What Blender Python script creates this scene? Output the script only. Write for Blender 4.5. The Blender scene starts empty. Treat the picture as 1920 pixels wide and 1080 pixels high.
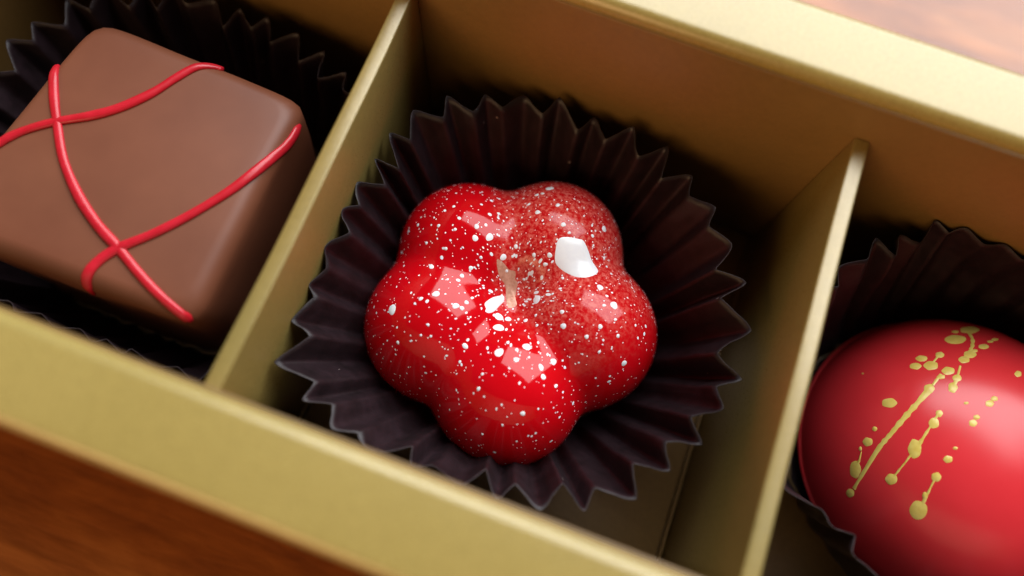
import bpy, bmesh, math, random
import numpy as np
from mathutils import Vector, Matrix

# ------------------------------------------------------------------ camera, world, light, exposure
scene = bpy.context.scene
MM = 0.001
col = scene.collection

cam_d = bpy.data.cameras.new('camera')
cam = bpy.data.objects.new('camera', cam_d)
col.objects.link(cam)
right = Vector((0.93633, 0.34889, 0.03941))
down = Vector((0.34523, -0.89438, -0.28442))
fwd = Vector((-0.06399, 0.27992, -0.95789))
cm = Matrix((right, -down, -fwd)).transposed().to_4x4()
cm.translation = Vector((20.394, -0.18, 74.837)) * MM
cam.matrix_world = cm
cam_d.sensor_width = 36.0
cam_d.lens = 25.295
cam_d.clip_start = 0.002
cam_d.clip_end = 20.0
cam_d.dof.use_dof = True
cam_d.dof.focus_distance = 64.0 * MM
cam_d.dof.aperture_fstop = 9.3
scene.camera = cam

world = bpy.data.worlds.new('World')
scene.world = world
world.use_nodes = True
bg = world.node_tree.nodes['Background']
bg.inputs['Color'].default_value = (1.0, 0.80, 0.62, 1)
bg.inputs['Strength'].default_value = 0.03

def area(name, direction, dist, sx, sy, power, colour):
    ld = bpy.data.lights.new(name, 'AREA')
    ld.shape = 'RECTANGLE'
    ld.size, ld.size_y = sx, sy
    ld.energy = power
    ld.color = colour
    lo = bpy.data.objects.new(name, ld)
    col.objects.link(lo)
    d = Vector(direction).normalized()
    lo.location = Vector((0.018, 0.018, 0.012)) + d * dist
    lo.rotation_euler = d.to_track_quat('Z', 'Y').to_euler()
    return lo
# the window of the room, beyond the far side of the box
area('window_light', (0.20, 0.72, 0.68), 1.1, 1.3, 1.15, 33.0, (0.95, 0.98, 1.0))
# the warm lamp of the room, behind the photographer
area('room_lamp', (-0.30, -0.83, 0.44), 1.3, 0.9, 0.6, 10.0, (1.0, 0.62, 0.31))

scene.view_settings.view_transform = 'Standard'
scene.view_settings.look = 'None'
scene.view_settings.gamma = 1.0
scene.view_settings.use_curve_mapping = False
scene.view_settings.exposure = 0.0
scene.cycles.use_denoising = True
scene.cycles.max_bounces = 10
scene.cycles.diffuse_bounces = 6
scene.cycles.glossy_bounces = 6
scene.cycles.sample_clamp_indirect = 6.0
scene.cycles.caustics_reflective = True

random.seed(4)
rng = np.random.default_rng(11)

# ------------------------------------------------------------------ helpers
def tag(o, label, cat, group=None):
    o['label'] = label
    o['category'] = cat
    if group:
        o['group'] = group

def empty(name, loc=(0, 0, 0)):
    o = bpy.data.objects.new(name, None)
    o.empty_display_size = 0.005
    col.objects.link(o)
    o.location = Vector(loc) * MM
    return o

def mesh_obj(name, verts, faces, mats, parent=None, smooth=True, loc=(0, 0, 0), angle=None):
    """verts in mm; location in mm"""
    me = bpy.data.meshes.new(name)
    me.from_pydata([(v[0] * MM, v[1] * MM, v[2] * MM) for v in verts], [], faces)
    me.validate()
    bm = bmesh.new(); bm.from_mesh(me)
    bmesh.ops.recalc_face_normals(bm, faces=bm.faces)
    bm.to_mesh(me); bm.free()
    for m in (mats if isinstance(mats, (list, tuple)) else [mats]):
        me.materials.append(m)
    if smooth:
        me.polygons.foreach_set('use_smooth', [True] * len(me.polygons))
        if angle:
            me.set_sharp_from_angle(angle=math.radians(angle))
    o = bpy.data.objects.new(name, me)
    col.objects.link(o)
    o.location = Vector(loc) * MM
    if parent:
        o.parent = parent
    return o

def grid_faces(rows, cols, wrap=True):
    f = []
    for i in range(rows - 1):
        for j in range(cols if wrap else cols - 1):
            k = (j + 1) % cols
            f.append((i * cols + j, i * cols + k, (i + 1) * cols + k, (i + 1) * cols + j))
    return f

def box_obj(name, a, b, mat, parent, bevel=0.15, seg=2, bow=None, nsub=1):
    """a rounded board from corner a to corner b (mm); bow: function of a vertex giving an offset"""
    bm = bmesh.new()
    bmesh.ops.create_cube(bm, size=1.0)
    for v in bm.verts:
        v.co = Vector([(a[i] + b[i]) / 2 + v.co[i] * (b[i] - a[i]) for i in range(3)])
    if bevel:
        bmesh.ops.bevel(bm, geom=list(bm.edges), offset=bevel, segments=seg, profile=0.5, affect='EDGES')
    if nsub > 1:
        ax = max(range(3), key=lambda i: b[i] - a[i])
        for k in range(1, nsub):
            p = Vector((0, 0, 0)); p[ax] = a[ax] + (b[ax] - a[ax]) * k / nsub
            n = Vector((0, 0, 0)); n[ax] = 1
            bmesh.ops.bisect_plane(bm, geom=list(bm.verts) + list(bm.edges) + list(bm.faces), plane_co=p, plane_no=n)
    if bow:
        for v in bm.verts:
            v.co += Vector(bow(v.co))
    for v in bm.verts:
        v.co *= MM
    me = bpy.data.meshes.new(name)
    bm.to_mesh(me); bm.free()
    me.materials.append(mat)
    me.polygons.foreach_set('use_smooth', [True] * len(me.polygons))
    me.set_sharp_from_angle(angle=math.radians(50))
    o = bpy.data.objects.new(name, me)
    col.objects.link(o)
    o.parent = parent
    return o

# ------------------------------------------------------------------ materials
class NT:
    def __init__(self, name):
        self.m = bpy.data.materials.new(name)
        self.m.use_nodes = True
        self.t = self.m.node_tree
        self.p = self.t.nodes['Principled BSDF']
        self.co = self.t.nodes.new('ShaderNodeTexCoord').outputs['Object']
    def n(self, kind, **kw):
        nd = self.t.nodes.new(kind)
        for k, v in kw.items():
            if k.startswith('i_'):
                key = k[2:]
                key = int(key) if key.isdigit() else key.replace('_', ' ')
                if hasattr(v, 'is_output') or isinstance(v, bpy.types.NodeSocket):
                    self.t.links.new(v, nd.inputs[key])
                else:
                    nd.inputs[key].default_value = v
            else:
                setattr(nd, k, v)
        return nd
    def link(self, a, b):
        self.t.links.new(a, b)
    def set(self, **kw):
        for k, v in kw.items():
            key = k.replace('_', ' ')
            if isinstance(v, bpy.types.NodeSocket):
                self.t.links.new(v, self.p.inputs[key])
            else:
                self.p.inputs[key].default_value = v
    def math(self, op, a, b=0.0, c=0.0, clamp=False):
        nd = self.n('ShaderNodeMath', operation=op, use_clamp=clamp)
        for i, v in enumerate((a, b, c)):
            if isinstance(v, bpy.types.NodeSocket):
                self.link(v, nd.inputs[i])
            else:
                nd.inputs[i].default_value = v
        return nd.outputs[0]
    def noise(self, scale, detail=3.0, rough=0.55, vec=None, dist=0.0):
        nd = self.n('ShaderNodeTexNoise', i_Scale=scale, i_Detail=detail, i_Roughness=rough, i_Distortion=dist)
        self.link(vec if vec is not None else self.co, nd.inputs['Vector'])
        return nd.outputs['Fac']
    def ramp(self, fac, stops):
        nd = self.n('ShaderNodeValToRGB')
        self.link(fac, nd.inputs[0])
        e = nd.color_ramp.elements
        while len(e) < len(stops):
            e.new(0.5)
        for el, (p, c) in zip(e, stops):
            el.position = p
            el.color = (*c, 1) if len(c) == 3 else c
        return nd.outputs[0]
    def mix(self, fac, a, b):
        nd = self.n('ShaderNodeMix', data_type='RGBA')
        for sock, v in ((nd.inputs[0], fac), (nd.inputs[6], a), (nd.inputs[7], b)):
            if isinstance(v, bpy.types.NodeSocket):
                self.link(v, sock)
            else:
                sock.default_value = v if not isinstance(v, tuple) or len(v) == 4 else (*v, 1)
        return nd.outputs[2]
    def bump(self, h, strength, dist):
        nd = self.n('ShaderNodeBump', i_Strength=strength, i_Distance=dist)
        self.link(h, nd.inputs['Height'])
        self.link(nd.outputs[0], self.p.inputs['Normal'])
    def map(self, scale=(1, 1, 1), rot=(0, 0, 0)):
        nd = self.n('ShaderNodeMapping')
        self.link(self.co, nd.inputs[0])
        nd.inputs['Scale'].default_value = scale
        nd.inputs['Rotation'].default_value = rot
        return nd.outputs[0]

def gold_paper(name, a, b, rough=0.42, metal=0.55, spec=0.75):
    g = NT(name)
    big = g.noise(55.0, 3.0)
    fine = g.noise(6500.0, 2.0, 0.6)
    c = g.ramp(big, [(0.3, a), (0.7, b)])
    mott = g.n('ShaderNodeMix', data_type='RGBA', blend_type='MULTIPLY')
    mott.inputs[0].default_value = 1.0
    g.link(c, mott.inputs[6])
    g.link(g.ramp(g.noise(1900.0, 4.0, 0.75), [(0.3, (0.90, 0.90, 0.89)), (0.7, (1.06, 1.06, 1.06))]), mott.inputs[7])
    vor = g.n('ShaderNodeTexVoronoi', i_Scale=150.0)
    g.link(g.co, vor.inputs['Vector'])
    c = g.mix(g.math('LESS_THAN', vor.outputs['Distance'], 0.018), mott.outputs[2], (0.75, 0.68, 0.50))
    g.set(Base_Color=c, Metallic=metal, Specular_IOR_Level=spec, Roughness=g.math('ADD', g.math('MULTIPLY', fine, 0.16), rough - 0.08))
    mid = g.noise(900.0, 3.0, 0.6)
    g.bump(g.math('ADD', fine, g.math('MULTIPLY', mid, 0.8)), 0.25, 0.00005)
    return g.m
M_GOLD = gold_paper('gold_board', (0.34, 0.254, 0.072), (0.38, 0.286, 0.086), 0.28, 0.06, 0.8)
M_CARD_SHADE = gold_paper('gold_card_shade', (0.205, 0.112, 0.031), (0.245, 0.136, 0.039), 0.42, 0.15)  # board gold darkened and reddened: interior shade and warm bounce painted in
M_DIV_SHADE = gold_paper('gold_divider_shade', (0.295, 0.212, 0.060), (0.33, 0.24, 0.072), 0.30, 0.1, 1.0)  # same gold as the rim, darkened to paint in the compartments' shade

def wood():
    g = NT('table_wood')
    v = g.map((32.0, 75.0, 32.0), (0, 0, math.radians(-27)))
    n1 = g.noise(1.6, 6.0, 0.6, v, 0.6)
    v2 = g.map((60.0, 520.0, 60.0), (0, 0, math.radians(-27)))
    n2 = g.noise(1.5, 4.0, 0.65, v2, 0.3)
    c1 = g.ramp(n1, [(0.34, (0.24, 0.062, 0.011)), (0.5, (0.34, 0.095, 0.016)), (0.66, (0.46, 0.145, 0.027))])
    c2 = g.ramp(n2, [(0.35, (0.35, 0.28, 0.24)), (0.6, (1, 1, 1))])
    nd = g.n('ShaderNodeMix', data_type='RGBA', blend_type='MULTIPLY')
    nd.inputs[0].default_value = 0.35
    g.link(c1, nd.inputs[6]); g.link(c2, nd.inputs[7])
    g.set(Base_Color=nd.outputs[2], Roughness=g.math('ADD', g.math('MULTIPLY', n2, 0.10), 0.2), Specular_IOR_Level=0.55)
    g.bump(n2, 0.25, 0.0003)
    return g.m
M_WOOD = wood()

def cup_paper():
    g = NT('brown_cup_paper')
    n = g.noise(700.0, 4.0, 0.65)
    f = g.noise(5000.0, 2.0)
    c = g.ramp(n, [(0.3, (0.009, 0.0045, 0.0055)), (0.7, (0.022, 0.011, 0.0145))])
    vor = g.n('ShaderNodeTexVoronoi', i_Scale=420.0)
    g.link(g.co, vor.inputs['Vector'])
    dust = g.math('MULTIPLY', g.math('LESS_THAN', vor.outputs['Distance'], 0.045), g.math('GREATER_THAN', g.noise(160.0, 2.0), 0.55))  # light specks: dust, plus highlights of the pleat ridges put into the colour
    c = g.mix(dust, c, (0.30, 0.24, 0.22))
    g.set(Base_Color=c, Roughness=0.47)
    g.p.inputs['Specular IOR Level'].default_value = 0.4
    g.bump(g.math('ADD', n, g.math('MULTIPLY', f, 0.5)), 0.3, 0.00012)
    e = NT('cut_paper_edge')
    e.set(Base_Color=(0.028, 0.017, 0.019, 1), Roughness=0.6)
    return g.m, e.m
M_CUP, M_CUT = cup_paper()

def red_coating():
    g = NT('red_cocoa_butter')
    sep = g.n('ShaderNodeSeparateXYZ')
    g.link(g.co, sep.inputs[0])
    x, y = sep.outputs[0], sep.outputs[1]
    wob = g.math('MULTIPLY', g.math('SUBTRACT', g.noise(420.0, 3.0), 0.5), 0.004)
    # copper dusting: the wedge between two rays that leave the hollow in the middle
    def side(ax, ay, off, soft):
        d = g.math('ADD', g.math('MULTIPLY', x, ax), g.math('MULTIPLY', y, ay))
        d = g.math('ADD', g.math('ADD', d, wob), off)
        mr = g.n('ShaderNodeMapRange', interpolation_type='SMOOTHSTEP')
        g.link(d, mr.inputs[0])
        mr.inputs[1].default_value = -soft; mr.inputs[2].default_value = soft
        return mr.outputs[0]
    m = g.math('MULTIPLY', side(0.93, 0.37, 0.0012, 0.0012), side(0.36, 0.93, 0.0008, 0.0018))
    m = g.math('MULTIPLY', m, side(-0.80, 0.60, 0.0068, 0.0045))
    grain = g.noise(2600.0, 3.0, 0.8)
    gr = g.ramp(grain, [(0.42, (0, 0, 0)), (0.54, (1, 1, 1))])
    fac = g.math('MULTIPLY', m, g.math('ADD', g.math('MULTIPLY', gr, 0.72), 0.25))
    red = g.ramp(g.noise(160.0, 2.0), [(0.3, (0.57, 0.002, 0.006)), (0.7, (0.66, 0.003, 0.009))])
    dust = g.ramp(g.noise(2600.0, 2.0, 0.7), [(0.35, (0.44, 0.009, 0.010)), (0.5, (0.68, 0.062, 0.050)), (0.68, (0.76, 0.155, 0.125))])
    c = g.mix(fac, red, dust)
    g.set(Base_Color=c, Roughness=g.math('ADD', g.math('MULTIPLY', fac, 0.09), 0.085))
    g.p.inputs['Specular IOR Level'].default_value = 0.33
    g.bump(g.noise(800.0, 2.0), 0.05, 0.0001)
    return g.m
M_RED = red_coating()

def simple(name, c1, c2, rough, nscale=900.0, bump=0.1, spec=0.5, coat=0.0, coat_rough=0.2, metal=0.0, sss=0.0):
    g = NT(name)
    n = g.noise(nscale, 3.0)
    g.set(Base_Color=g.ramp(n, [(0.3, c1), (0.7, c2)]), Roughness=rough, Metallic=metal)
    g.p.inputs['Specular IOR Level'].default_value = spec
    g.p.inputs['Coat Weight'].default_value = coat
    g.p.inputs['Coat Roughness'].default_value = coat_rough
    if bump:
        g.bump(n, bump, 0.0001)
    return g.m
M_WHITE = simple('white_cocoa_butter', (0.92, 0.93, 0.98), (0.96, 0.97, 1.0), 0.28, 2500.0, 0.05)
M_COPPER = simple('copper_flake', (0.60, 0.26, 0.17), (0.78, 0.42, 0.30), 0.4, 3000.0, 0.4, metal=0.2)
M_RUST = simple('rust_flake', (0.62, 0.045, 0.016), (0.74, 0.12, 0.04), 0.2, 3500.0, 0.1, 0.3)
M_MILK = simple('milk_chocolate', (0.180, 0.057, 0.028), (0.215, 0.072, 0.036), 0.48, 160.0, 0.10, 0.5)
M_DRIZ = simple('red_icing', (0.50, 0.010, 0.020), (0.60, 0.016, 0.032), 0.30, 700.0, 0.08)
M_DOME = simple('red_dome_shell', (0.80, 0.034, 0.044), (0.86, 0.040, 0.052), 0.27, 200.0, 0.02, 0.5)
M_DARK = simple('dark_chocolate_foot', (0.05, 0.008, 0.006), (0.07, 0.012, 0.008), 0.35)
M_GSPL = simple('gold_splatter', (0.82, 0.60, 0.11), (0.92, 0.74, 0.20), 0.3, 1800.0, 0.2, metal=0.0)

# ------------------------------------------------------------------ bonbon surfaces and their decoration (directions from the inner centre, sizes in mm)
FO = np.array([16.65, 17.45, 0.95])       # flower base centre (mm)
FK = 4.0                                # height of the centre its directions are measured from
LOBES = [math.radians(d) for d in (2, 77, 147, -146, -73)]
LA, LS, LH, LZ = 7.2, 7.1, 8.6, 5.4
STRETCH = (0.0, 0.0, 0.0, 0.0, 0.55)     # the near lobe sticks out a little further

def flower_field(P):
    x, y, z = P[..., 0], P[..., 1], P[..., 2]
    zz = z - LZ
    up = np.where(zz > 0, zz, 0.0)
    dn = np.where(zz < 0, -zz, 0.0)
    acc = 0.0
    k = 0.62
    for i, a in enumerate(LOBES):
        s = LS * (1 + 0.02 * math.sin(2.1 * i + 1))
        A_ = LA + STRETCH[i]
        dx = x - A_ * math.cos(a); dy = y - A_ * math.sin(a)
        q = np.sqrt(dx * dx + dy * dy + (up * s / LH) ** 2 + 1e-9)
        acc = acc + np.exp(-(q - s + 0.022 * dn * dn) / k)
    q = np.sqrt(x * x + y * y + (up * 6.6 / 4.8) ** 2 + 1e-9)
    acc = acc + np.exp(-(q - 6.6) / k)
    return -k * np.log(acc + 1e-30)

def flower_point(D):
    """surface points of the flower along the unit directions D from its inner centre (local mm)"""
    D = np.asarray(D, float)
    o = np.array([0, 0, FK])
    lo = np.zeros(D.shape[:-1]); hi = np.full(D.shape[:-1], 24.0)
    for _ in range(36):
        m = 0.5 * (lo + hi)
        P = o + D * m[..., None]
        ins = (flower_field(P) < 0) & (P[..., 2] > 0)
        lo = np.where(ins, m, lo); hi = np.where(ins, hi, m)
    return o + D * lo[..., None]

EO = np.array([61.5, 19.8, 0.95])
ER, EH, EB = 13.7, 12.2, 1.3            # dome radius, height of the dome above its lip, lip height
def egg_point(D):
    D = np.asarray(D, float)
    o = np.array([0, 0, EB])
    h = np.sqrt(D[..., 0] ** 2 + D[..., 1] ** 2) / ER
    v = np.maximum(D[..., 2], 1e-6) / EH
    n = 2.25
    r = 1.0 / (h ** n + v ** n) ** (1 / n)
    return o + D * r[..., None]

SPECK = [[-0.675,-0.386,0.629,0.48],[-0.074,-0.297,0.952,0.46],[-0.023,-0.387,0.922,0.5],[0.061,-0.516,0.854,0.41],[0.033,-0.287,0.957,0.31],[0.258,-0.416,0.872,0.37],[0.259,0.044,0.965,0.41],[-0.035,0.791,0.61,0.4],[0.065,0.672,0.737,0.21],[-0.051,0.619,0.784,0.23],[-0.068,0.746,0.663,0.19],[-0.104,0.737,0.668,0.19],[0.42,0.662,0.621,0.32],[0.223,0.539,0.812,0.15],[0.159,0.571,0.805,0.23],[-0.228,0.296,0.928,0.31],[-0.348,0.339,0.874,0.38],[-0.432,0.269,0.861,0.28],[-0.435,0.344,0.832,0.23],[-0.652,-0.046,0.757,0.25],[-0.515,-0.246,0.821,0.32],[-0.383,-0.298,0.875,0.3],[-0.345,-0.304,0.888,0.22],[-0.567,-0.298,0.768,0.2],[-0.209,-0.56,0.802,0.27],[0.195,-0.505,0.841,0.24],[0.38,-0.48,0.791,0.29],[0.402,-0.517,0.756,0.24],[0.474,-0.418,0.775,0.3],[0.502,-0.528,0.685,0.2],[0.808,-0.173,0.563,0.3],[0.471,-0.146,0.87,0.27],[0.435,-0.039,0.9,0.2],[0.576,0.241,0.781,0.3],[0.659,0.131,0.741,0.35],[0.614,0.104,0.782,0.17],[0.631,-0.048,0.774,0.2],[0.594,-0.149,0.791,0.2],[0.722,-0.051,0.69,0.17],[0.678,-0.199,0.708,0.15],[0.843,0.055,0.535,0.18],[0.785,0.069,0.615,0.13],[0.045,0.387,0.921,0.21],[0.175,0.349,0.92,0.21],[-0.141,0.413,0.9,0.21],[0.224,-0.227,0.948,0.2],[0.295,-0.136,0.946,0.15],[0.323,-0.228,0.918,0.15],[0.31,-0.699,0.645,0.22],[0.011,-0.705,0.709,0.19],[0.214,-0.779,0.59,0.12],[0.12,-0.854,0.506,0.12],[-0.459,-0.45,0.766,0.15],[-0.568,-0.564,0.599,0.17],[-0.468,-0.515,0.718,0.12],[-0.418,-0.516,0.748,0.12],[-0.194,-0.652,0.733,0.15],[0.002,-0.643,0.766,0.15],[-0.438,0.059,0.897,0.2],[-0.471,-0.038,0.881,0.2],[-0.599,0.114,0.793,0.18],[-0.65,0.24,0.721,0.18],[-0.717,0.115,0.687,0.15],[-0.783,0.225,0.58,0.16],[-0.552,0.255,0.794,0.15],[-0.383,0.174,0.907,0.15],[-0.366,-0.006,0.931,0.15],[-0.276,-0.373,0.886,0.12],[0.103,-0.446,0.889,0.17],[0.184,-0.458,0.87,0.17],[0.378,0.583,0.719,0.18],[0.171,0.402,0.9,0.23],[0.363,0.28,0.889,0.15],[0.542,0.52,0.66,0.16],[0.684,0.039,0.728,0.15],[0.624,0.408,0.666,0.13],[-0.586,0.395,0.707,0.16],[-0.332,0.534,0.777,0.16],[-0.175,0.23,0.957,0.16],[0.347,0.116,0.931,0.13],[-0.223,-0.222,0.949,0.2],[-0.343,-0.251,0.905,0.2],[0.43,0.406,0.806,0.13],[-0.15,0.346,0.926,0.13],[0.039,0.234,0.971,0.13]]
FLAKE = [["patch",[[0.175,0.482,0.858],[0.195,0.507,0.839],[0.302,0.53,0.793],[0.341,0.533,0.774],[0.413,0.501,0.761],[0.469,0.466,0.75],[0.543,0.413,0.731],[0.54,0.359,0.761],[0.492,0.31,0.813],[0.436,0.306,0.846],[0.359,0.329,0.873],[0.267,0.36,0.894],[0.221,0.394,0.892],[0.189,0.445,0.875]]],["blot",[[-0.214,-0.251,0.944],[-0.242,-0.215,0.946],[-0.236,-0.154,0.959],[-0.208,-0.088,0.974],[-0.14,-0.023,0.99],[-0.107,-0.09,0.99],[-0.129,-0.189,0.974],[-0.141,-0.252,0.957],[-0.169,-0.287,0.943],[-0.203,-0.284,0.937]]],["copper",[[-0.274,0.239,0.931],[-0.228,0.263,0.937],[-0.156,0.253,0.955],[-0.085,0.268,0.96],[-0.061,0.212,0.975],[-0.017,0.184,0.983],[0.013,0.029,0.999],[0.074,-0.08,0.994],[-0.023,-0.152,0.988],[-0.102,-0.021,0.995],[-0.157,0.107,0.982],[-0.231,0.143,0.962]]],["rust",[[0.469,-0.344,0.814],[0.527,-0.315,0.789],[0.598,-0.28,0.751],[0.656,-0.231,0.718],[0.672,-0.251,0.697],[0.627,-0.312,0.714],[0.602,-0.378,0.703],[0.535,-0.428,0.728],[0.489,-0.416,0.766]]]]
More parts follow.
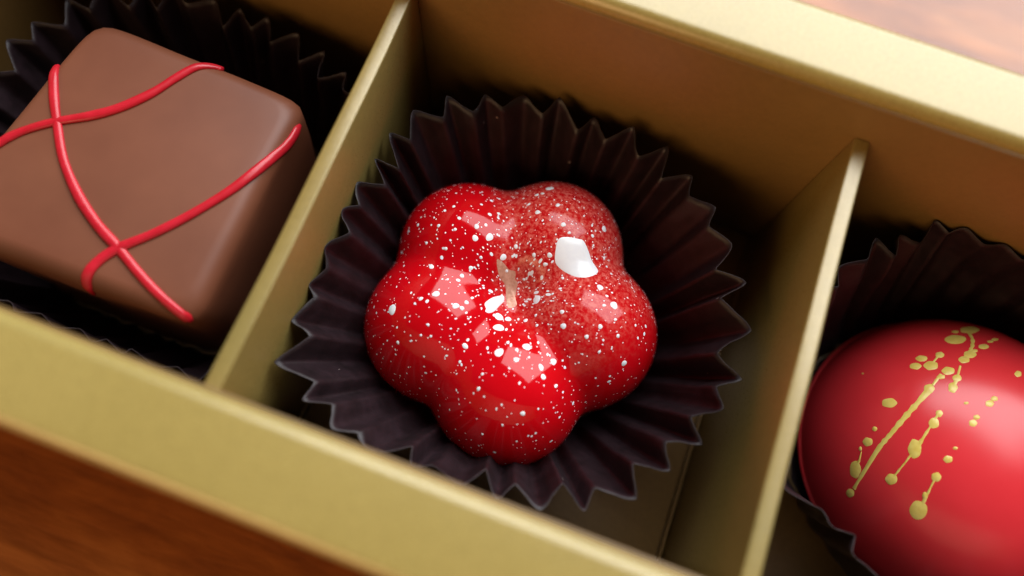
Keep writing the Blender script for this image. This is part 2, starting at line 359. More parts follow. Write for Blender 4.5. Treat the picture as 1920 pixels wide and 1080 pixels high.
GOLD = [[[-0.318,0.677,0.664],[-0.34,0.647,0.682],[-0.376,0.62,0.689],[-0.414,0.606,0.679],[-0.439,0.611,0.659],[-0.445,0.631,0.636],[-0.423,0.66,0.621],[-0.388,0.688,0.613],[-0.351,0.699,0.623],[-0.319,0.699,0.64]],[[-0.174,0.818,0.548],[-0.212,0.783,0.585],[-0.251,0.753,0.609],[-0.288,0.742,0.606],[-0.318,0.739,0.594],[-0.312,0.762,0.567],[-0.291,0.792,0.537],[-0.245,0.821,0.515],[-0.195,0.847,0.496],[-0.175,0.838,0.516]],[[-0.332,0.738,0.587],[-0.341,0.727,0.596],[-0.354,0.718,0.6],[-0.367,0.713,0.597],[-0.375,0.715,0.59],[-0.376,0.722,0.581],[-0.367,0.733,0.573],[-0.354,0.743,0.568],[-0.341,0.747,0.571],[-0.331,0.746,0.577]],[[-0.19,0.668,0.719],[-0.201,0.652,0.731],[-0.222,0.637,0.739],[-0.243,0.629,0.739],[-0.259,0.63,0.732],[-0.26,0.641,0.722],[-0.251,0.657,0.711],[-0.229,0.672,0.704],[-0.206,0.683,0.701],[-0.193,0.678,0.709]],[[-0.137,0.73,0.669],[-0.145,0.721,0.677],[-0.159,0.712,0.684],[-0.174,0.706,0.686],[-0.185,0.705,0.685],[-0.185,0.711,0.678],[-0.18,0.719,0.671],[-0.165,0.728,0.666],[-0.149,0.735,0.661],[-0.14,0.734,0.664]],[[-0.088,0.767,0.635],[-0.097,0.756,0.647],[-0.115,0.745,0.657],[-0.132,0.737,0.663],[-0.141,0.739,0.659],[-0.145,0.744,0.653],[-0.133,0.755,0.642],[-0.117,0.768,0.63],[-0.1,0.773,0.626],[-0.085,0.776,0.625]],[[-0.276,0.603,0.748],[-0.28,0.594,0.754],[-0.291,0.586,0.756],[-0.303,0.58,0.756],[-0.31,0.583,0.751],[-0.313,0.589,0.745],[-0.306,0.599,0.74],[-0.296,0.608,0.736],[-0.285,0.611,0.738],[-0.275,0.611,0.742]],[[-0.289,0.571,0.768],[-0.302,0.55,0.779],[-0.323,0.531,0.784],[-0.347,0.523,0.779],[-0.366,0.525,0.769],[-0.367,0.542,0.756],[-0.358,0.563,0.745],[-0.335,0.58,0.743],[-0.309,0.593,0.744],[-0.295,0.585,0.756]],[[-0.341,0.511,0.789],[-0.347,0.493,0.798],[-0.367,0.478,0.798],[-0.387,0.468,0.795],[-0.4,0.474,0.784],[-0.406,0.487,0.773],[-0.396,0.506,0.766],[-0.378,0.523,0.764],[-0.358,0.53,0.769],[-0.343,0.527,0.778]],[[-0.476,0.497,0.726],[-0.483,0.481,0.731],[-0.496,0.468,0.732],[-0.51,0.464,0.724],[-0.522,0.467,0.714],[-0.522,0.481,0.705],[-0.517,0.497,0.697],[-0.503,0.508,0.699],[-0.488,0.516,0.704],[-0.479,0.508,0.715]],[[-0.567,0.438,0.698],[-0.573,0.421,0.703],[-0.589,0.408,0.697],[-0.607,0.401,0.686],[-0.618,0.407,0.672],[-0.624,0.419,0.66],[-0.615,0.435,0.658],[-0.601,0.45,0.661],[-0.584,0.453,0.674],[-0.569,0.452,0.687]],[[-0.6,0.368,0.711],[-0.609,0.351,0.712],[-0.622,0.335,0.708],[-0.638,0.332,0.694],[-0.653,0.335,0.68],[-0.655,0.349,0.67],[-0.65,0.366,0.666],[-0.635,0.379,0.673],[-0.618,0.386,0.685],[-0.605,0.38,0.699]],[[-0.521,0.4,0.754],[-0.526,0.377,0.762],[-0.547,0.36,0.755],[-0.57,0.348,0.744],[-0.584,0.359,0.728],[-0.593,0.374,0.713],[-0.581,0.398,0.71],[-0.563,0.419,0.712],[-0.541,0.423,0.726],[-0.522,0.42,0.742]],[[-0.437,0.392,0.81],[-0.444,0.371,0.816],[-0.463,0.355,0.812],[-0.484,0.344,0.804],[-0.499,0.352,0.792],[-0.507,0.365,0.781],[-0.496,0.386,0.778],[-0.48,0.406,0.778],[-0.459,0.41,0.788],[-0.44,0.409,0.8]],[[-0.402,0.353,0.845],[-0.406,0.336,0.85],[-0.42,0.322,0.849],[-0.436,0.315,0.843],[-0.448,0.32,0.835],[-0.452,0.334,0.827],[-0.447,0.351,0.823],[-0.433,0.365,0.824],[-0.417,0.373,0.829],[-0.406,0.366,0.837]],[[-0.491,0.328,0.807],[-0.493,0.316,0.811],[-0.505,0.307,0.807],[-0.518,0.3,0.801],[-0.527,0.305,0.793],[-0.533,0.312,0.787],[-0.526,0.324,0.786],[-0.517,0.335,0.788],[-0.504,0.339,0.795],[-0.492,0.338,0.802]],[[-0.705,0.063,0.706],[-0.711,0.042,0.702],[-0.724,0.023,0.689],[-0.743,0.02,0.669],[-0.761,0.025,0.648],[-0.766,0.044,0.641],[-0.765,0.066,0.641],[-0.749,0.08,0.658],[-0.73,0.089,0.678],[-0.715,0.078,0.695]],[[-0.842,0.246,0.479],[-0.843,0.243,0.479],[-0.845,0.24,0.477],[-0.848,0.24,0.472],[-0.85,0.242,0.467],[-0.851,0.245,0.465],[-0.85,0.249,0.464],[-0.848,0.251,0.467],[-0.845,0.252,0.472],[-0.843,0.249,0.476]],[[-0.015,0.531,0.847],[-0.019,0.515,0.857],[-0.035,0.503,0.864],[-0.051,0.494,0.868],[-0.061,0.501,0.863],[-0.066,0.511,0.857],[-0.057,0.527,0.848],[-0.043,0.542,0.839],[-0.028,0.546,0.837],[-0.015,0.544,0.839]],[[-0.211,0.242,0.947],[-0.218,0.225,0.949],[-0.229,0.21,0.95],[-0.246,0.207,0.947],[-0.261,0.207,0.943],[-0.264,0.221,0.939],[-0.262,0.237,0.936],[-0.247,0.249,0.936],[-0.231,0.258,0.938],[-0.219,0.252,0.943]],[[-0.189,0.284,0.94],[-0.191,0.272,0.943],[-0.204,0.262,0.943],[-0.217,0.255,0.942],[-0.227,0.259,0.939],[-0.234,0.267,0.935],[-0.228,0.28,0.932],[-0.218,0.292,0.931],[-0.204,0.296,0.933],[-0.192,0.294,0.936]],[[-0.362,0.187,0.913],[-0.363,0.182,0.914],[-0.368,0.177,0.913],[-0.374,0.175,0.911],[-0.378,0.176,0.909],[-0.38,0.18,0.907],[-0.379,0.186,0.906],[-0.374,0.191,0.907],[-0.369,0.193,0.909],[-0.364,0.192,0.911]],[[-0.424,0.275,0.863],[-0.432,0.251,0.866],[-0.443,0.229,0.867],[-0.458,0.228,0.859],[-0.472,0.233,0.85],[-0.474,0.256,0.842],[-0.472,0.281,0.835],[-0.458,0.297,0.838],[-0.442,0.307,0.843],[-0.431,0.294,0.853]],[[-0.543,0.222,0.81],[-0.55,0.2,0.811],[-0.561,0.18,0.808],[-0.577,0.179,0.797],[-0.591,0.183,0.786],[-0.594,0.203,0.778],[-0.592,0.225,0.774],[-0.578,0.24,0.78],[-0.562,0.249,0.789],[-0.55,0.239,0.8]],[[-0.492,0.061,0.868],[-0.496,0.046,0.867],[-0.502,0.032,0.864],[-0.513,0.031,0.858],[-0.523,0.034,0.851],[-0.527,0.049,0.849],[-0.527,0.064,0.848],[-0.518,0.075,0.852],[-0.507,0.081,0.858],[-0.498,0.074,0.864]],[[-0.504,-0.01,0.864],[-0.503,-0.033,0.864],[-0.515,-0.049,0.856],[-0.53,-0.057,0.846],[-0.544,-0.046,0.838],[-0.553,-0.028,0.833],[-0.55,-0.006,0.835],[-0.54,0.013,0.841],[-0.525,0.018,0.851],[-0.51,0.009,0.86]],[[-0.29,0.112,0.95],[-0.294,0.101,0.95],[-0.302,0.09,0.949],[-0.314,0.087,0.945],[-0.325,0.088,0.941],[-0.328,0.098,0.94],[-0.327,0.109,0.939],[-0.317,0.117,0.941],[-0.305,0.124,0.944],[-0.296,0.119,0.948]],[[-0.301,0.065,0.951],[-0.306,0.049,0.951],[-0.315,0.034,0.948],[-0.33,0.031,0.943],[-0.344,0.033,0.938],[-0.348,0.047,0.936],[-0.348,0.063,0.935],[-0.335,0.075,0.939],[-0.321,0.083,0.943],[-0.309,0.076,0.948]],[[-0.759,-0.135,0.637],[-0.759,-0.145,0.634],[-0.763,-0.152,0.629],[-0.768,-0.154,0.621],[-0.774,-0.149,0.615],[-0.778,-0.141,0.612],[-0.778,-0.131,0.615],[-0.775,-0.123,0.62],[-0.769,-0.123,0.628],[-0.763,-0.126,0.634]],[[-0.758,-0.223,0.614],[-0.756,-0.241,0.609],[-0.763,-0.252,0.595],[-0.774,-0.257,0.579],[-0.785,-0.247,0.568],[-0.794,-0.233,0.562],[-0.793,-0.216,0.57],[-0.788,-0.201,0.582],[-0.776,-0.202,0.598],[-0.764,-0.206,0.611]],[[-0.785,-0.277,0.554],[-0.783,-0.286,0.553],[-0.785,-0.29,0.547],[-0.788,-0.293,0.541],[-0.792,-0.287,0.538],[-0.796,-0.28,0.536],[-0.797,-0.272,0.54],[-0.796,-0.265,0.544],[-0.792,-0.265,0.55],[-0.788,-0.269,0.554]],[[-0.747,-0.403,0.529],[-0.742,-0.434,0.512],[-0.741,-0.459,0.49],[-0.754,-0.457,0.471],[-0.77,-0.446,0.457],[-0.784,-0.414,0.462],[-0.794,-0.381,0.475],[-0.789,-0.361,0.496],[-0.779,-0.356,0.517],[-0.763,-0.374,0.528]],[[-0.713,-0.546,0.439],[-0.707,-0.562,0.429],[-0.71,-0.572,0.41],[-0.717,-0.577,0.391],[-0.728,-0.568,0.384],[-0.738,-0.555,0.383],[-0.742,-0.539,0.398],[-0.741,-0.527,0.416],[-0.732,-0.526,0.433],[-0.722,-0.532,0.443]],[[-0.594,-0.42,0.686],[-0.591,-0.44,0.676],[-0.599,-0.454,0.66],[-0.612,-0.461,0.643],[-0.628,-0.45,0.635],[-0.641,-0.434,0.632],[-0.642,-0.415,0.645],[-0.637,-0.397,0.661],[-0.621,-0.396,0.676],[-0.605,-0.401,0.688]],[[-0.552,-0.206,0.808],[-0.548,-0.243,0.801],[-0.557,-0.268,0.786],[-0.574,-0.276,0.771],[-0.593,-0.256,0.763],[-0.61,-0.224,0.76],[-0.61,-0.188,0.77],[-0.604,-0.157,0.781],[-0.585,-0.157,0.796],[-0.565,-0.169,0.808]],[[-0.39,-0.222,0.894],[-0.389,-0.237,0.89],[-0.4,-0.248,0.882],[-0.414,-0.255,0.874],[-0.426,-0.248,0.87],[-0.436,-0.238,0.868],[-0.433,-0.223,0.873],[-0.426,-0.21,0.88],[-0.411,-0.208,0.888],[-0.396,-0.209,0.894]],[[-0.379,-0.142,0.914],[-0.381,-0.15,0.913],[-0.386,-0.156,0.909],[-0.394,-0.158,0.906],[-0.401,-0.157,0.903],[-0.405,-0.151,0.902],[-0.403,-0.144,0.904],[-0.398,-0.138,0.907],[-0.39,-0.136,0.911],[-0.383,-0.137,0.914]],[[-0.411,-0.348,0.843],[-0.411,-0.365,0.835],[-0.418,-0.38,0.825],[-0.432,-0.382,0.817],[-0.448,-0.378,0.81],[-0.456,-0.362,0.813],[-0.46,-0.344,0.819],[-0.449,-0.332,0.829],[-0.436,-0.325,0.839],[-0.422,-0.334,0.843]],[[-0.431,-0.475,0.767],[-0.428,-0.488,0.761],[-0.431,-0.498,0.753],[-0.438,-0.5,0.747],[-0.447,-0.494,0.746],[-0.455,-0.482,0.748],[-0.458,-0.469,0.755],[-0.456,-0.458,0.763],[-0.448,-0.458,0.768],[-0.439,-0.462,0.771]],[[-0.397,-0.554,0.732],[-0.39,-0.586,0.71],[-0.398,-0.611,0.684],[-0.42,-0.618,0.664],[-0.447,-0.605,0.659],[-0.471,-0.577,0.667],[-0.477,-0.545,0.689],[-0.471,-0.518,0.714],[-0.447,-0.515,0.732],[-0.419,-0.524,0.742]],[[-0.365,0.185,0.913],[-0.368,0.178,0.913],[-0.373,0.172,0.912],[-0.381,0.17,0.909],[-0.388,0.17,0.906],[-0.389,0.176,0.904],[-0.388,0.182,0.903],[-0.382,0.188,0.905],[-0.374,0.191,0.907],[-0.368,0.19,0.91]]]
STREAK = [[[-0.566,0.209,0.797,0.42],[-0.624,0.078,0.778,0.34],[-0.662,-0.023,0.749,0.37],[-0.699,-0.149,0.699,0.29],[-0.723,-0.241,0.648,0.32],[-0.732,-0.39,0.559,0.27],[-0.725,-0.523,0.448,0.23]],[[-0.272,0.754,0.598,0.23],[-0.275,0.693,0.667,0.26],[-0.299,0.628,0.718,0.23],[-0.336,0.561,0.757,0.2]],[[-0.401,0.443,0.802,0.12],[-0.427,0.342,0.837,0.17],[-0.452,0.252,0.856,0.34]],[[-0.515,0.049,0.856,0.14],[-0.546,-0.07,0.835,0.14],[-0.569,-0.183,0.802,0.24],[-0.597,-0.313,0.739,0.1],[-0.613,-0.408,0.677,0.14]],[[-0.437,-0.361,0.824,0.12],[-0.438,-0.433,0.788,0.12],[-0.434,-0.519,0.736,0.21]],[[-0.781,-0.294,0.55,0.07],[-0.773,-0.347,0.532,0.15],[-0.768,-0.391,0.507,0.22]],[[-0.51,0.341,0.79,0.17],[-0.553,0.244,0.797,0.2]],[[-0.509,0.476,0.717,0.13],[-0.552,0.397,0.733,0.13]]]
DRIZ = [[[-30.24,10.84],[-29.02,12.12],[-28.13,13.56],[-26.88,14.87],[-25.14,16.23],[-22.7,17.75],[-20.78,19.35],[-18.96,21.66],[-17.81,23.85],[-16.83,25.46],[-15.72,26.32],[-14.99,26.44]],[[-28.61,21.42],[-27.52,19.66],[-26.31,17.87],[-25.0,16.17],[-22.66,13.3],[-19.95,10.95],[-17.23,9.2],[-14.72,8.03],[-11.9,6.57],[-9.55,5.56],[-7.55,4.9],[-6.78,4.78]],[[-6.83,25.78],[-6.65,24.32],[-6.78,21.21],[-7.99,17.07],[-10.22,13.22],[-12.52,10.19],[-14.66,7.91],[-15.65,6.24],[-15.95,4.67],[-15.7,3.66]]]

# ------------------------------------------------------------------ table
tb = mesh_obj('table_top', [(-700, -700, -1.4), (800, -700, -1.4), (800, 800, -1.4), (-700, 800, -1.4)], [(0, 1, 2, 3)], M_WOOD, smooth=False)
tb['kind'] = 'structure'
tb['label'] = 'reddish brown varnished wooden table under the box'

# ------------------------------------------------------------------ gold box with two dividers
X0, X1, Y0, Y1 = -41.3, 80.0, 0.0, 37.4      # inner faces of the box (mm)
ZR, ZD, TD, RIM = 28.3, 22.55, 1.3, 6.6
box = empty('chocolate_box', (20, 18, -1.3))
BO = Vector((20, 18, -1.3))
tag(box, 'matte gold cardboard chocolate box with thick rim and two thin dividers', 'box')

def sink(o):
    o.location = -BO * MM
    return o

def rim_frame():
    r = 0.95
    prof = [(RIM, -1.3)]
    for k in range(9):
        a = math.pi / 2 * k / 8
        prof.append((RIM - r + r * math.cos(a), ZR - r + r * math.sin(a)))
    for k in range(9):
        a = math.pi / 2 * k / 8
        prof.append((r - r * math.sin(a), ZR - r + r * math.cos(a)))
    prof.append((0.0, 24.0)); prof.append((1.2, 24.0)); prof.append((1.2, -1.3))
    N = 24
    verts = []; ring = None
    for (o, z) in prof:
        row = []
        cs = [(X0 - o, Y0 - o), (X1 + o, Y0 - o), (X1 + o, Y1 + o), (X0 - o, Y1 + o)]
        for k in range(4):
            p, q = cs[k], cs[(k + 1) % 4]
            for j in range(N):
                t = j / N
                x = p[0] + (q[0] - p[0]) * t; y = p[1] + (q[1] - p[1]) * t
                s = math.sin(math.pi * t)
                w = 0.10 * math.sin(5.1 * t + k) * s
                if k in (0, 2):
                    row.append((x, y + w, z + (0.06 * math.sin(7 * t + 2 * k) * s if z > 20 else 0)))
                else:
                    row.append((x + w, y, z))
        ring = len(row); verts += row
    m = len(prof)
    faces = grid_faces(m, ring)
    faces += [((m - 1) * ring + j, (m - 1) * ring + (j + 1) % ring, (j + 1) % ring, j) for j in range(ring)]
    return sink(mesh_obj('rim_frame', verts, faces, M_GOLD, box, True, angle=55))
rim_frame()
sink(box_obj('bottom_board', (X0 - 1.0, Y0 - 1.0, -1.25), (X1 + 1.0, Y1 + 1.0, -0.1), M_CARD_SHADE, box, 0))
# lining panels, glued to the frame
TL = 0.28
sink(box_obj('lining_panel', (X0 + TL, Y1 - TL, -0.05), (X1 - TL, Y1 + 0.9, 27.25), M_CARD_SHADE, box, 0.1, nsub=12))
sink(box_obj('lining_panel', (X0 + TL, Y0 - 0.9, -0.05), (X1 - TL, Y0 + TL, 27.25), M_CARD_SHADE, box, 0.1, nsub=12))
sink(box_obj('lining_panel', (X0 - 0.9, Y0 + TL + .02, -0.05), (X0 + TL, Y1 - TL - .02, 27.25), M_CARD_SHADE, box, 0.1))
sink(box_obj('lining_panel', (X1 - TL, Y0 + TL + .02, -0.05), (X1 + 0.9, Y1 - TL - .02, 27.25), M_CARD_SHADE, box, 0.1))
# dividers
def divider(xr, ph):
    def bow(c):
        t = (c.y - Y0) / (Y1 - Y0)
        return (0.22 * math.sin(math.pi * t) * math.sin(2.6 * t + ph) + (0.10 if c.z > 15 else 0) * math.sin(9 * t + ph) * 0.5, 0,
                (0.05 * math.sin(13 * t + ph) + 0.55 * t) if c.z > 15 else 0)
    return sink(box_obj('divider', (xr - TD, Y0 + TL, -0.08), (xr, Y1 - TL, ZD), M_DIV_SHADE, box, 0.16, 3, bow, 28))
divider(0.0, 0.4)
divider(40.0, 2.0)
# loose floor cards, a hair short of the dividers, with turned-down edges
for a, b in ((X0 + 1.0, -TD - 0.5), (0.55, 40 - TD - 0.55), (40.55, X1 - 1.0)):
    sink(box_obj('floor_card', (a, Y0 + 0.6, 0.02), (b, Y1 - 0.6, 0.45), M_CARD_SHADE, box, 0.2, 3))
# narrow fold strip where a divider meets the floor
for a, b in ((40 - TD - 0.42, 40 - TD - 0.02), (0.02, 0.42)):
    sink(box_obj('fold_strip', (a, Y0 + 0.4, -0.05), (b, Y1 - 0.5, 0.62), M_CARD_SHADE, box, 0.14, 2))

# ------------------------------------------------------------------ fluted paper cups
def interp_closed(tab, th):
    a = np.array([t[0] for t in tab]); r = np.array([t[1] for t in tab])
    i = np.argsort(a); a = a[i]; r = r[i]
    return np.interp(th, np.concatenate([a - 360, a, a + 360]), np.concatenate([r, r, r]))

def paper_cup(name, centre, tips, base_fn, bounds, height, valley=1.75, seed=1, z0=0.47):
    """tips: (angle in degrees, radius in mm) of every flute at the rim"""
    rg = np.random.default_rng(seed)
    cx, cy = centre
    tips = sorted(tips)
    n = len(tips)
    S = 16
    cols = []
    for k in range(n):
        a0, r0 = tips[k]
        a1, r1 = tips[(k + 1) % n]
        if a1 <= a0:
            a1 += 360
        vj = valley * rg.uniform(0.6, 1.35); pw = rg.uniform(1.0, 2.0); c2 = rg.uniform(0.04, 0.20)
        sk = rg.uniform(0.30, 0.70)
        for j in range(S):
            t = j / S
            # skewed flute: tip at t=0, valley at t=sk, next tip at t=1
            ph = t / sk * 0.5 if t < sk else 0.5 + (t - sk) / (1 - sk) * 0.5
            w = 0.5 - 0.5 * math.cos(2 * math.pi * ph)
            w = 0.35 * w + 0.65 * (1 - abs(2 * ph - 1)) ** pw + c2 * (1 - abs((4 * ph) % 2 - 1))
            cols.append((a0 + (a1 - a0) * t, r0 + (r1 - r0) * t, w, vj, k + t))
    hj = rg.uniform(-0.55, 0.35, n + 1); hj[n] = hj[0]
    rj = rg.uniform(-0.35, 0.35, n + 1); rj[n] = rj[0]
    T = [0, 0.05, 0.12, 0.2, 0.3, 0.4, 0.5, 0.6, 0.7, 0.8, 0.88, 0.95, 1.0]
    verts = []
    for t in T:
        for (a, r, w, vj, kk) in cols:
            ar = math.radians(a)
            rb = base_fn(a)
            h = np.interp(kk, range(n + 1), hj)
            lean = np.interp(kk, range(n + 1), rj)
            amp = 0.35 + (vj - 0.35) * t ** 0.8
            tt = t ** 0.86
            rr = rb + 0.25 + (r - rb - 0.25) * tt  - w * amp + lean * t * 0.5
            wob = (0.10 * math.sin(9 * t + 1.7 * kk) + 0.07 * math.sin(17 * t + 5.3 * kk + 2 * math.sin(kk)) + 0.05 * math.sin(31 * t - 3.1 * kk)) * t
            x = cx + (rr + wob) * math.cos(ar); y = cy + (rr + wob) * math.sin(ar)
            z = z0 + (height - z0 + h - 0.9 * w * 0.5) * t
            m = 0.12 + 0.10 * w
            x = min(max(x, bounds[0] + m + 0.5 * w * t), bounds[1] - m - 0.5 * w * t)
            y = min(max(y, bounds[2] + m + 0.5 * w * t), bounds[3] - m - 0.5 * w * t)
            verts.append((x - cx, y - cy, z - z0))
    ring = len(cols)
    root = empty(name, (cx, cy, z0))
    wall = mesh_obj('fluted_wall', verts, grid_faces(len(T), ring), [M_CUP, M_CUT], root, True)
    md = wall.modifiers.new('thickness', 'SOLIDIFY')
    md.thickness = 0.00006; md.offset = 0
    md.material_offset_rim = 1
    # base: rings inside the wall's foot
    bv = []
    for s in (1.0, 0.92, 0.6, 0.3):
        for j in range(ring):
            v = verts[j]
            bv.append((v[0] * s * 0.985, v[1] * s * 0.985, 0.06 + (0.12 if s == 1.0 else 0.0)))
    bf = grid_faces(4, ring) + [tuple(3 * ring + j for j in range(ring))]
    mesh_obj('cup_base', bv, bf, M_CUP, root, True)
    return root

TIPS = [(58, 18.1), (46, 17.9), (34.5, 17.9), (23, 18.2), (10, 18.7), (-3, 19.0), (-13, 18.5), (-23.5, 18.4), (-34, 18.5), (-45, 18.9),
        (-58, 18.5), (-69, 18.1), (-80, 17.5), (-91, 17.5), (-103, 18.4), (-114, 19.3), (-124, 20.4), (-133, 21.4), (-143, 22.2), (-152, 21.0),
        (-161, 19.8), (-171, 18.9), (178, 18.6), (169, 18.8), (160, 19.3), (152, 20.0), (143.5, 20.2), (134, 20.0), (124, 19.4),
        (113, 19.1), (103, 18.8), (92, 17.9), (80, 18.3), (69, 18.3)]
cup = paper_cup('paper_cup', (18.4, 17.6), TIPS, lambda a: 10.6, (0.05, 38.7, 0.32, 37.05), 16.0, 1.9, 3)
tag(cup, 'dark brown fluted paper cup around the red flower bonbon', 'paper cup', 'paper cups in the box')

def square_r(a, half, n):
    c, s = abs(math.cos(math.radians(a))), abs(math.sin(math.radians(a)))
    return half / (c ** n + s ** n) ** (1 / n)
rg = np.random.default_rng(8)
tl = []
for k in range(36):
    a = -180 + 10 * k + rg.uniform(-2, 2)
    tl.append((a, square_r(a, 18.3, 3.2) + rg.uniform(-.5, .5)))
cup2 = paper_cup('paper_cup', (-18.6, 16.2), tl, lambda a: square_r(a, 12.6, 5), (-40.9, -1.4, 0.32, 37.05), 14.5, 1.9, 5)
tag(cup2, 'dark brown fluted paper cup around the square milk chocolate', 'paper cup', 'paper cups in the box')
tl = []
for k in range(36):
    a = -180 + 10 * k + rg.uniform(-2, 2)
    r = 20.6 - (3.4 * math.exp(-((a + 128) / 20) ** 2))
    tl.append((a, r + rg.uniform(-.4, .4)))
cup3 = paper_cup('paper_cup', (60.4, 19.4), tl, lambda a: 13.2, (40.08, 79.5, 0.32, 37.05), 16.0, 1.7, 9)
tag(cup3, 'dark brown fluted paper cup around the red dome bonbon', 'paper cup', 'paper cups in the box')

# ------------------------------------------------------------------ red flower bonbon
flower = empty('flower_bonbon', FO)
tag(flower, 'glossy red five-lobed flower bonbon with white speckles in the middle cup', 'bonbon')

def dome_mesh(name, pt, mat, parent, naz, nel, el0):
    th = np.linspace(0, 2 * np.pi, naz, endpoint=False)
    el = np.concatenate([np.linspace(el0, math.radians(89.2), nel)])
    Tm, Em = np.meshgrid(th, el)
    D = np.stack([np.cos(Tm) * np.cos(Em), np.sin(Tm) * np.cos(Em), np.sin(Em)], -1)
    P = pt(D.reshape(-1, 3))
    top = pt(np.array([[0, 0, 1.0]]))[0]
    verts = [tuple(v) for v in P] + [tuple(top)]
    faces = grid_faces(nel, naz)
    faces += [((nel - 1) * naz + j, (nel - 1) * naz + (j + 1) % naz, len(verts) - 1) for j in range(naz)]
    faces.append(tuple(range(naz)))
    return mesh_obj(name, verts, faces, mat, parent, True, angle=50)
shell = dome_mesh('shell', flower_point, M_RED, flower, 260, 96, math.radians(-15.5))

def surf_frame(pt, d):
    d = np.asarray(d, float); d = d / np.linalg.norm(d)
    a = np.cross(d, [0.3, 0.2, 0.93]); 
    if np.linalg.norm(a) < 0.05:
        a = np.cross(d, [1, 0, 0])
    a /= np.linalg.norm(a); b = np.cross(d, a)
    e = 0.01
    Q = np.array([d, d + a * e, d + b * e]); Q /= np.linalg.norm(Q, axis=1)[:, None]
    P = pt(Q)
    n = np.cross(P[1] - P[0], P[2] - P[0]); n /= np.linalg.norm(n)
    if n @ d < 0:
        n = -n
    t1 = P[1] - P[0]; t1 /= np.linalg.norm(t1); t2 = np.cross(n, t1)
    return P[0], n, t1, t2

def drape(pt, k, pts, n, h):
    q = np.asarray(pts, float) - np.array([0, 0, k])
    q /= np.linalg.norm(q, axis=-1)[..., None]
    return pt(q) + n * h

def fleck(pt, k, d, r, seg=14, h=0.05, wob=0.12, rg=rng):
    """verts, faces of one low droplet that follows the surface"""
    P, n, t1, t2 = surf_frame(pt, d)
    st = rg.uniform(0.8, 1.0); ro = rg.uniform(0, 6.3); p1 = rg.uniform(0, 6.3)
    out = []
    for s, hh in ((1.0, 0.006), (0.72, h * 0.75)):
        ang = np.linspace(0, 2 * np.pi, seg, endpoint=False)
        w = r * s * (1 + wob * np.sin(2 * ang + p1) * 0.5 + wob * 0.5 * np.sin(3 * ang + 2 * p1))
        u = w * np.cos(ang); v = w * np.sin(ang) * st
        uu = u * math.cos(ro) - v * math.sin(ro); vv = u * math.sin(ro) + v * math.cos(ro)
        out += list(drape(pt, k, P + uu[:, None] * t1 + vv[:, None] * t2, n, hh))
    out.append(P + n * h)
    f = grid_faces(2, seg) + [(seg + j, seg + (j + 1) % seg, 2 * seg) for j in range(seg)]
    return out, f

for (dx, dy, dz, r) in SPECK:
    v, f = fleck(flower_point, FK, (dx, dy, dz), r * 1.0)
    mesh_obj('speckle', v, f, M_WHITE, shell)

def flake(name, ring, mat, h, levels=((1.0, 0.006), (0.9, 0.8), (0.55, 1.0))):
    D = np.array(ring, float); D /= np.linalg.norm(D, axis=1)[:, None]
    # denser outline with a slightly ragged edge
    fine = []
    m = len(D)
    for i in range(m):
        for j in range(3):
            t = j / 3
            p0, p1, p2, p3 = D[i - 1], D[i], D[(i + 1) % m], D[(i + 2) % m]
            fine.append(0.5 * ((2 * p1) + (-p0 + p2) * t + (2 * p0 - 5 * p1 + 4 * p2 - p3) * t * t + (-p0 + 3 * p1 - 3 * p2 + p3) * t ** 3))
    D = np.array(fine); c = D.mean(0)
    pt, k = (flower_point, FK)
    verts = []
    P, n, _, _ = surf_frame(pt, c)
    for s, hh in levels:
        Q = c + (D - c) * s
        Q /= np.linalg.norm(Q, axis=1)[:, None]
        verts += list(pt(Q) + Q * (hh if hh < 0.1 else hh * h))
    verts.append(P + n * h)
    m = len(D)
    L = len(levels)
    f = grid_faces(L, m) + [((L - 1) * m + j, (L - 1) * m + (j + 1) % m, L * m) for j in range(m)]
    return mesh_obj(name, verts, f, mat, shell)
for nm, ring in FLAKE:  # the largest is a plain white patch on a far lobe
    if nm == 'rust':
        continue        # covered by the copper dusting of the coating
    o = flake({'patch': 'white_patch', 'blot': 'white_blot', 'copper': 'copper_flake', 'rust': 'rust_flake'}[nm], ring,
              {'patch': M_WHITE, 'blot': M_WHITE, 'copper': M_COPPER, 'rust': M_RUST}[nm],
              {'patch': 0.10, 'blot': 0.08, 'copper': 0.03, 'rust': 0.02}[nm])
    o['label'] = {'patch': 'large white patch on a far lobe', 'blot': 'white blot beside the hollow', 'copper': 'copper smear in the hollow', 'rust': 'rusty orange smear on the right lobe'}[nm]

# fine spray of tiny white dots
NSP, SEG = 1900, 8
Dr = []
while len(Dr) < NSP:
    z = rng.uniform(-0.15, 1.0); az = rng.uniform(0, 2 * np.pi)
    s = math.sqrt(1 - z * z)
    if rng.uniform() > 0.35 + 0.65 * max(z, 0) + (0.15 if math.sin(az) > 0 else -0.08):
        continue
    Dr.append((s * math.cos(az), s * math.sin(az), z))
Dr = np.array(Dr)
def unit(v):
    return v / np.linalg.norm(v, axis=-1)[..., None]
ta = unit(np.cross(Dr, [0.31, 0.22, -0.92])); tb_ = np.cross(Dr, ta)
P0 = flower_point(Dr)
Rk = np.linalg.norm(P0 - np.array([0, 0, FK]), axis=1)
rad = np.minimum(0.032 + rng.exponential(0.026, NSP), 0.16) / Rk
ang = np.linspace(0, 2 * np.pi, SEG, endpoint=False)
wv = rad[:, None] * (1 + 0.12 * np.sin(2 * ang[None] + rng.uniform(0, 6.3, NSP)[:, None]))
Dring = unit(Dr[:, None] + ta[:, None] * (wv * np.cos(ang))[..., None] + tb_[:, None] * (wv * np.sin(ang))[..., None])
Pr = flower_point(Dring.reshape(-1, 3)) + Dring.reshape(-1, 3) * 0.006
V = list(Pr) + list(P0 + Dr * 0.025)
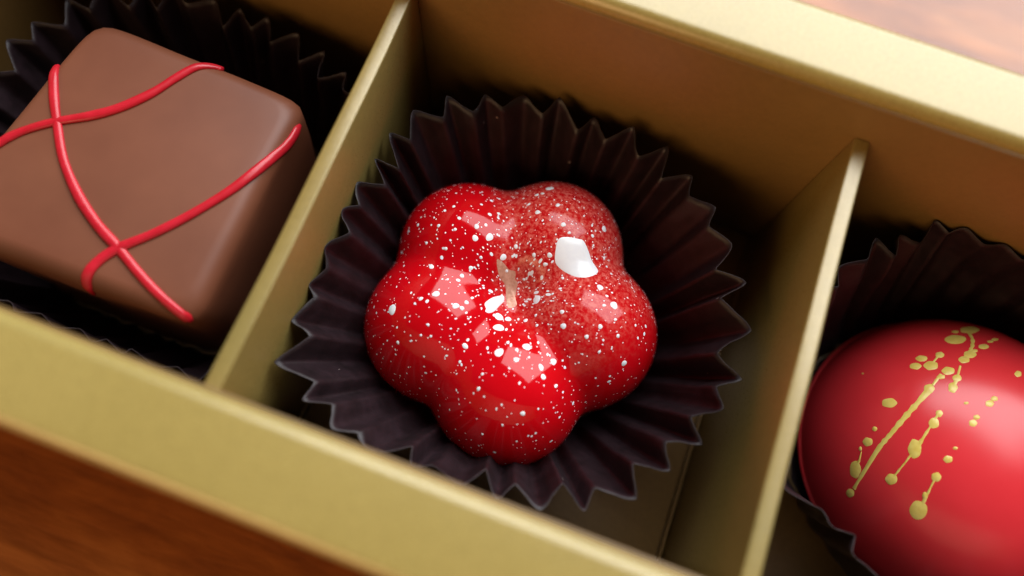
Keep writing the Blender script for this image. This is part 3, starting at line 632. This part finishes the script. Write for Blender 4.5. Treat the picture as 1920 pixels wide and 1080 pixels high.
F = [(i * SEG + j, i * SEG + (j + 1) % SEG, NSP * SEG + i) for i in range(NSP) for j in range(SEG)]
sp = mesh_obj('speckle_spray', V, F, M_WHITE, shell)
sp['kind'] = 'stuff'

# ------------------------------------------------------------------ red dome bonbon
dome = empty('dome_bonbon', EO)
tag(dome, 'smooth glossy red dome bonbon with gold splatter', 'bonbon')
dshell = dome_mesh('shell', egg_point, M_DOME, dome, 160, 64, math.radians(0.3))
# moulded foot under the lip
prof = [(13.2, 0.0), (13.35, 0.5), (13.55, 1.0), (13.86, 1.14), (13.9, 1.3), (13.72, 1.42), (13.3, 1.5)]
fv = []
for r, z in prof:
    for j in range(120):
        a = 2 * math.pi * j / 120
        fv.append((r * math.cos(a), r * math.sin(a), z))
mesh_obj('foot', fv, grid_faces(len(prof), 120) + [tuple(range(120))], M_DOME, dome, True)
def gold_blob(ring):
    D = np.array(ring, float)
    F_ = np.fft.fft(D, axis=0); m0 = len(D); h0 = m0 // 2
    D = np.real(np.fft.ifft(np.concatenate([F_[:h0], np.zeros((m0, 3)), F_[h0:]]), axis=0)) * 2
    D /= np.linalg.norm(D, axis=1)[:, None]
    c = D.mean(0); c /= np.linalg.norm(c)
    verts = []
    for s, h in ((1.0, 0.008), (0.75, 0.04)):
        Q = c + (D - c) * s; Q /= np.linalg.norm(Q, axis=1)[:, None]
        verts += list(egg_point(Q) + Q * h)
    verts.append(egg_point(c[None])[0] + c * 0.055)
    m = len(D)
    mesh_obj('gold_drop', verts, grid_faces(2, m) + [(m + j, m + (j + 1) % m, 2 * m) for j in range(m)], M_GSPL, dshell)
for ring in GOLD:
    gold_blob(ring)
for st in STREAK:
    A = np.array(st, float)
    t = np.linspace(0, len(A) - 1, 5 * (len(A) - 1) + 1)
    A = np.stack([np.interp(t, range(len(A)), A[:, i]) for i in range(4)], 1)
    D = A[:, :3] / np.linalg.norm(A[:, :3], axis=1)[:, None]
    P = egg_point(D)
    verts = []
    for i in range(len(P)):
        g = P[min(i + 1, len(P) - 1)] - P[max(i - 1, 0)]; g /= np.linalg.norm(g)
        s = np.cross(D[i], g); s /= np.linalg.norm(s)
        w = 0.62 * A[i, 3] * (1 + 0.15 * math.sin(0.9 * i + i * i * 0.07) + 0.10 * math.sin(2.1 * i + 1))
        for u, h in ((-1, 0.008), (-0.6, 0.03), (0, 0.045), (0.6, 0.03), (1, 0.008)):
            q = P[i] + s * w * u - np.array([0, 0, EB]); q /= np.linalg.norm(q)
            verts.append(egg_point(q[None])[0] + q * h)
    mesh_obj('gold_streak', verts, grid_faces(len(P), 5, False), M_GSPL, dshell)

# ------------------------------------------------------------------ square milk chocolate with red drizzle
CX, CY, CZ = -17.5, 15.1, 0.55
choc = empty('square_chocolate', (CX, CY, CZ))
tag(choc, 'square milk chocolate with three red drizzle lines', 'chocolate')
QUAD = [(-28.1, 27.1), (-6.7, 26.2), (-6.5, 4.4), (-30.6, 4.2)]        # corners of the top (far left, far right, near right, near left)
def quad_map(u, v):
    a = (1 - u) * (1 - v) / 4; b = (1 + u) * (1 - v) / 4
    c = (1 + u) * (1 + v) / 4; d = (1 - u) * (1 + v) / 4
    return (a * QUAD[0][0] + b * QUAD[1][0] + c * QUAD[2][0] + d * QUAD[3][0] - CX,
            a * QUAD[0][1] + b * QUAD[1][1] + c * QUAD[2][1] + d * QUAD[3][1] - CY)
HT = 17.4
def choc_top(x, y):
    return HT + 0.35 - 0.0032 * (x * x + y * y)
cprof = [(1.025, 0.0, 6), (1.045, 0.5, 6), (1.035, 1.4, 6.5), (1.01, 4, 7), (1.01, 8, 7), (1.012, 12, 10), (1.015, 15, 12)]
for k in range(1, 9):
    a = math.pi / 2 * k / 8
    cprof.append((1.015 - 0.135 * (1 - math.cos(a)), 15.6 + (HT - 15.6) * math.sin(a), 13))
for s in (0.8, 0.65, 0.45, 0.25, 0.1):
    cprof.append((s, None, 6))
NS = 120
cv = []
for s, z, ex in cprof:
    for j in range(NS):
        a = 2 * math.pi * (j + 0.5) / NS
        c_, s_ = math.cos(a), math.sin(a)
        rr = s / (abs(c_) ** ex + abs(s_) ** ex) ** (1 / ex)
        x, y = quad_map(rr * c_, rr * s_)
        dz = 0.35 - 0.0032 * (x * x + y * y)
        zz = choc_top(x, y) if z is None else z + (dz * min(1, max(0, (z - 14) / (HT - 14))))
        bulge = 0.12 * math.sin(3 * a + 0.4 * zz) + 0.08 * math.sin(7 * a + 1)
        k = 0.0 if z is None else (1.0 if z < 15.5 else 0.3)
        cv.append((x + bulge * k * c_, y + bulge * k * s_, zz))
body = mesh_obj('body', cv, grid_faces(len(cprof), NS) + [tuple(range(NS)), tuple((len(cprof) - 1) * NS + j for j in range(NS))], M_MILK, choc, True)

from mathutils.bvhtree import BVHTree
bvh = BVHTree.FromPolygons([Vector(v) for v in cv], [tuple(p.vertices) for p in body.data.polygons])
def drizzle(pts, r):
    A = np.array(pts, float)
    m = len(A)
    fine = []
    for i in range(m - 1):
        p0, p1, p2, p3 = A[max(i - 1, 0)], A[i], A[i + 1], A[min(i + 2, m - 1)]
        for j in range(8):
            t = j / 8
            fine.append(0.5 * ((2 * p1) + (-p0 + p2) * t + (2 * p0 - 5 * p1 + 4 * p2 - p3) * t * t + (-p0 + 3 * p1 - 3 * p2 + p3) * t ** 3))
    fine.append(A[-1])
    # drop every point onto the chocolate; past the edge it hangs down the side
    L = []
    for (x, y) in fine:
        x -= CX; y -= CY
        hit, nrm, _, _ = bvh.ray_cast(Vector((x, y, 60)), Vector((0, 0, -1)))
        if hit is None or hit.z < HT - 3.4:
            continue
        L.append((np.array(hit), np.array(nrm)))
    V = []
    K = 12
    n = len(L)
    for i, (p, nn) in enumerate(L):
        g = L[min(i + 1, n - 1)][0] - L[max(i - 1, 0)][0]; g /= np.linalg.norm(g)
        s = np.cross(nn, g); s /= np.linalg.norm(s)
        e = min(i, n - 1 - i)
        rr = r * (1 + 0.07 * math.sin(0.16 * i + r * 30) + 0.03 * math.sin(0.5 * i)) * min(1.0, 0.45 + 0.28 * e)
        for j in range(K):
            a = 2 * math.pi * j / K
            V.append(tuple(p + s * rr * math.cos(a) + nn * (rr * 0.62 * math.sin(a) + 0.20 * r)))
    F = grid_faces(n, K) + [tuple(range(K)), tuple((n - 1) * K + j for j in range(K))]
    return mesh_obj('drizzle_line', V, F, M_DRIZ, choc, True)
for pts in DRIZ:
    drizzle(pts, 0.43)
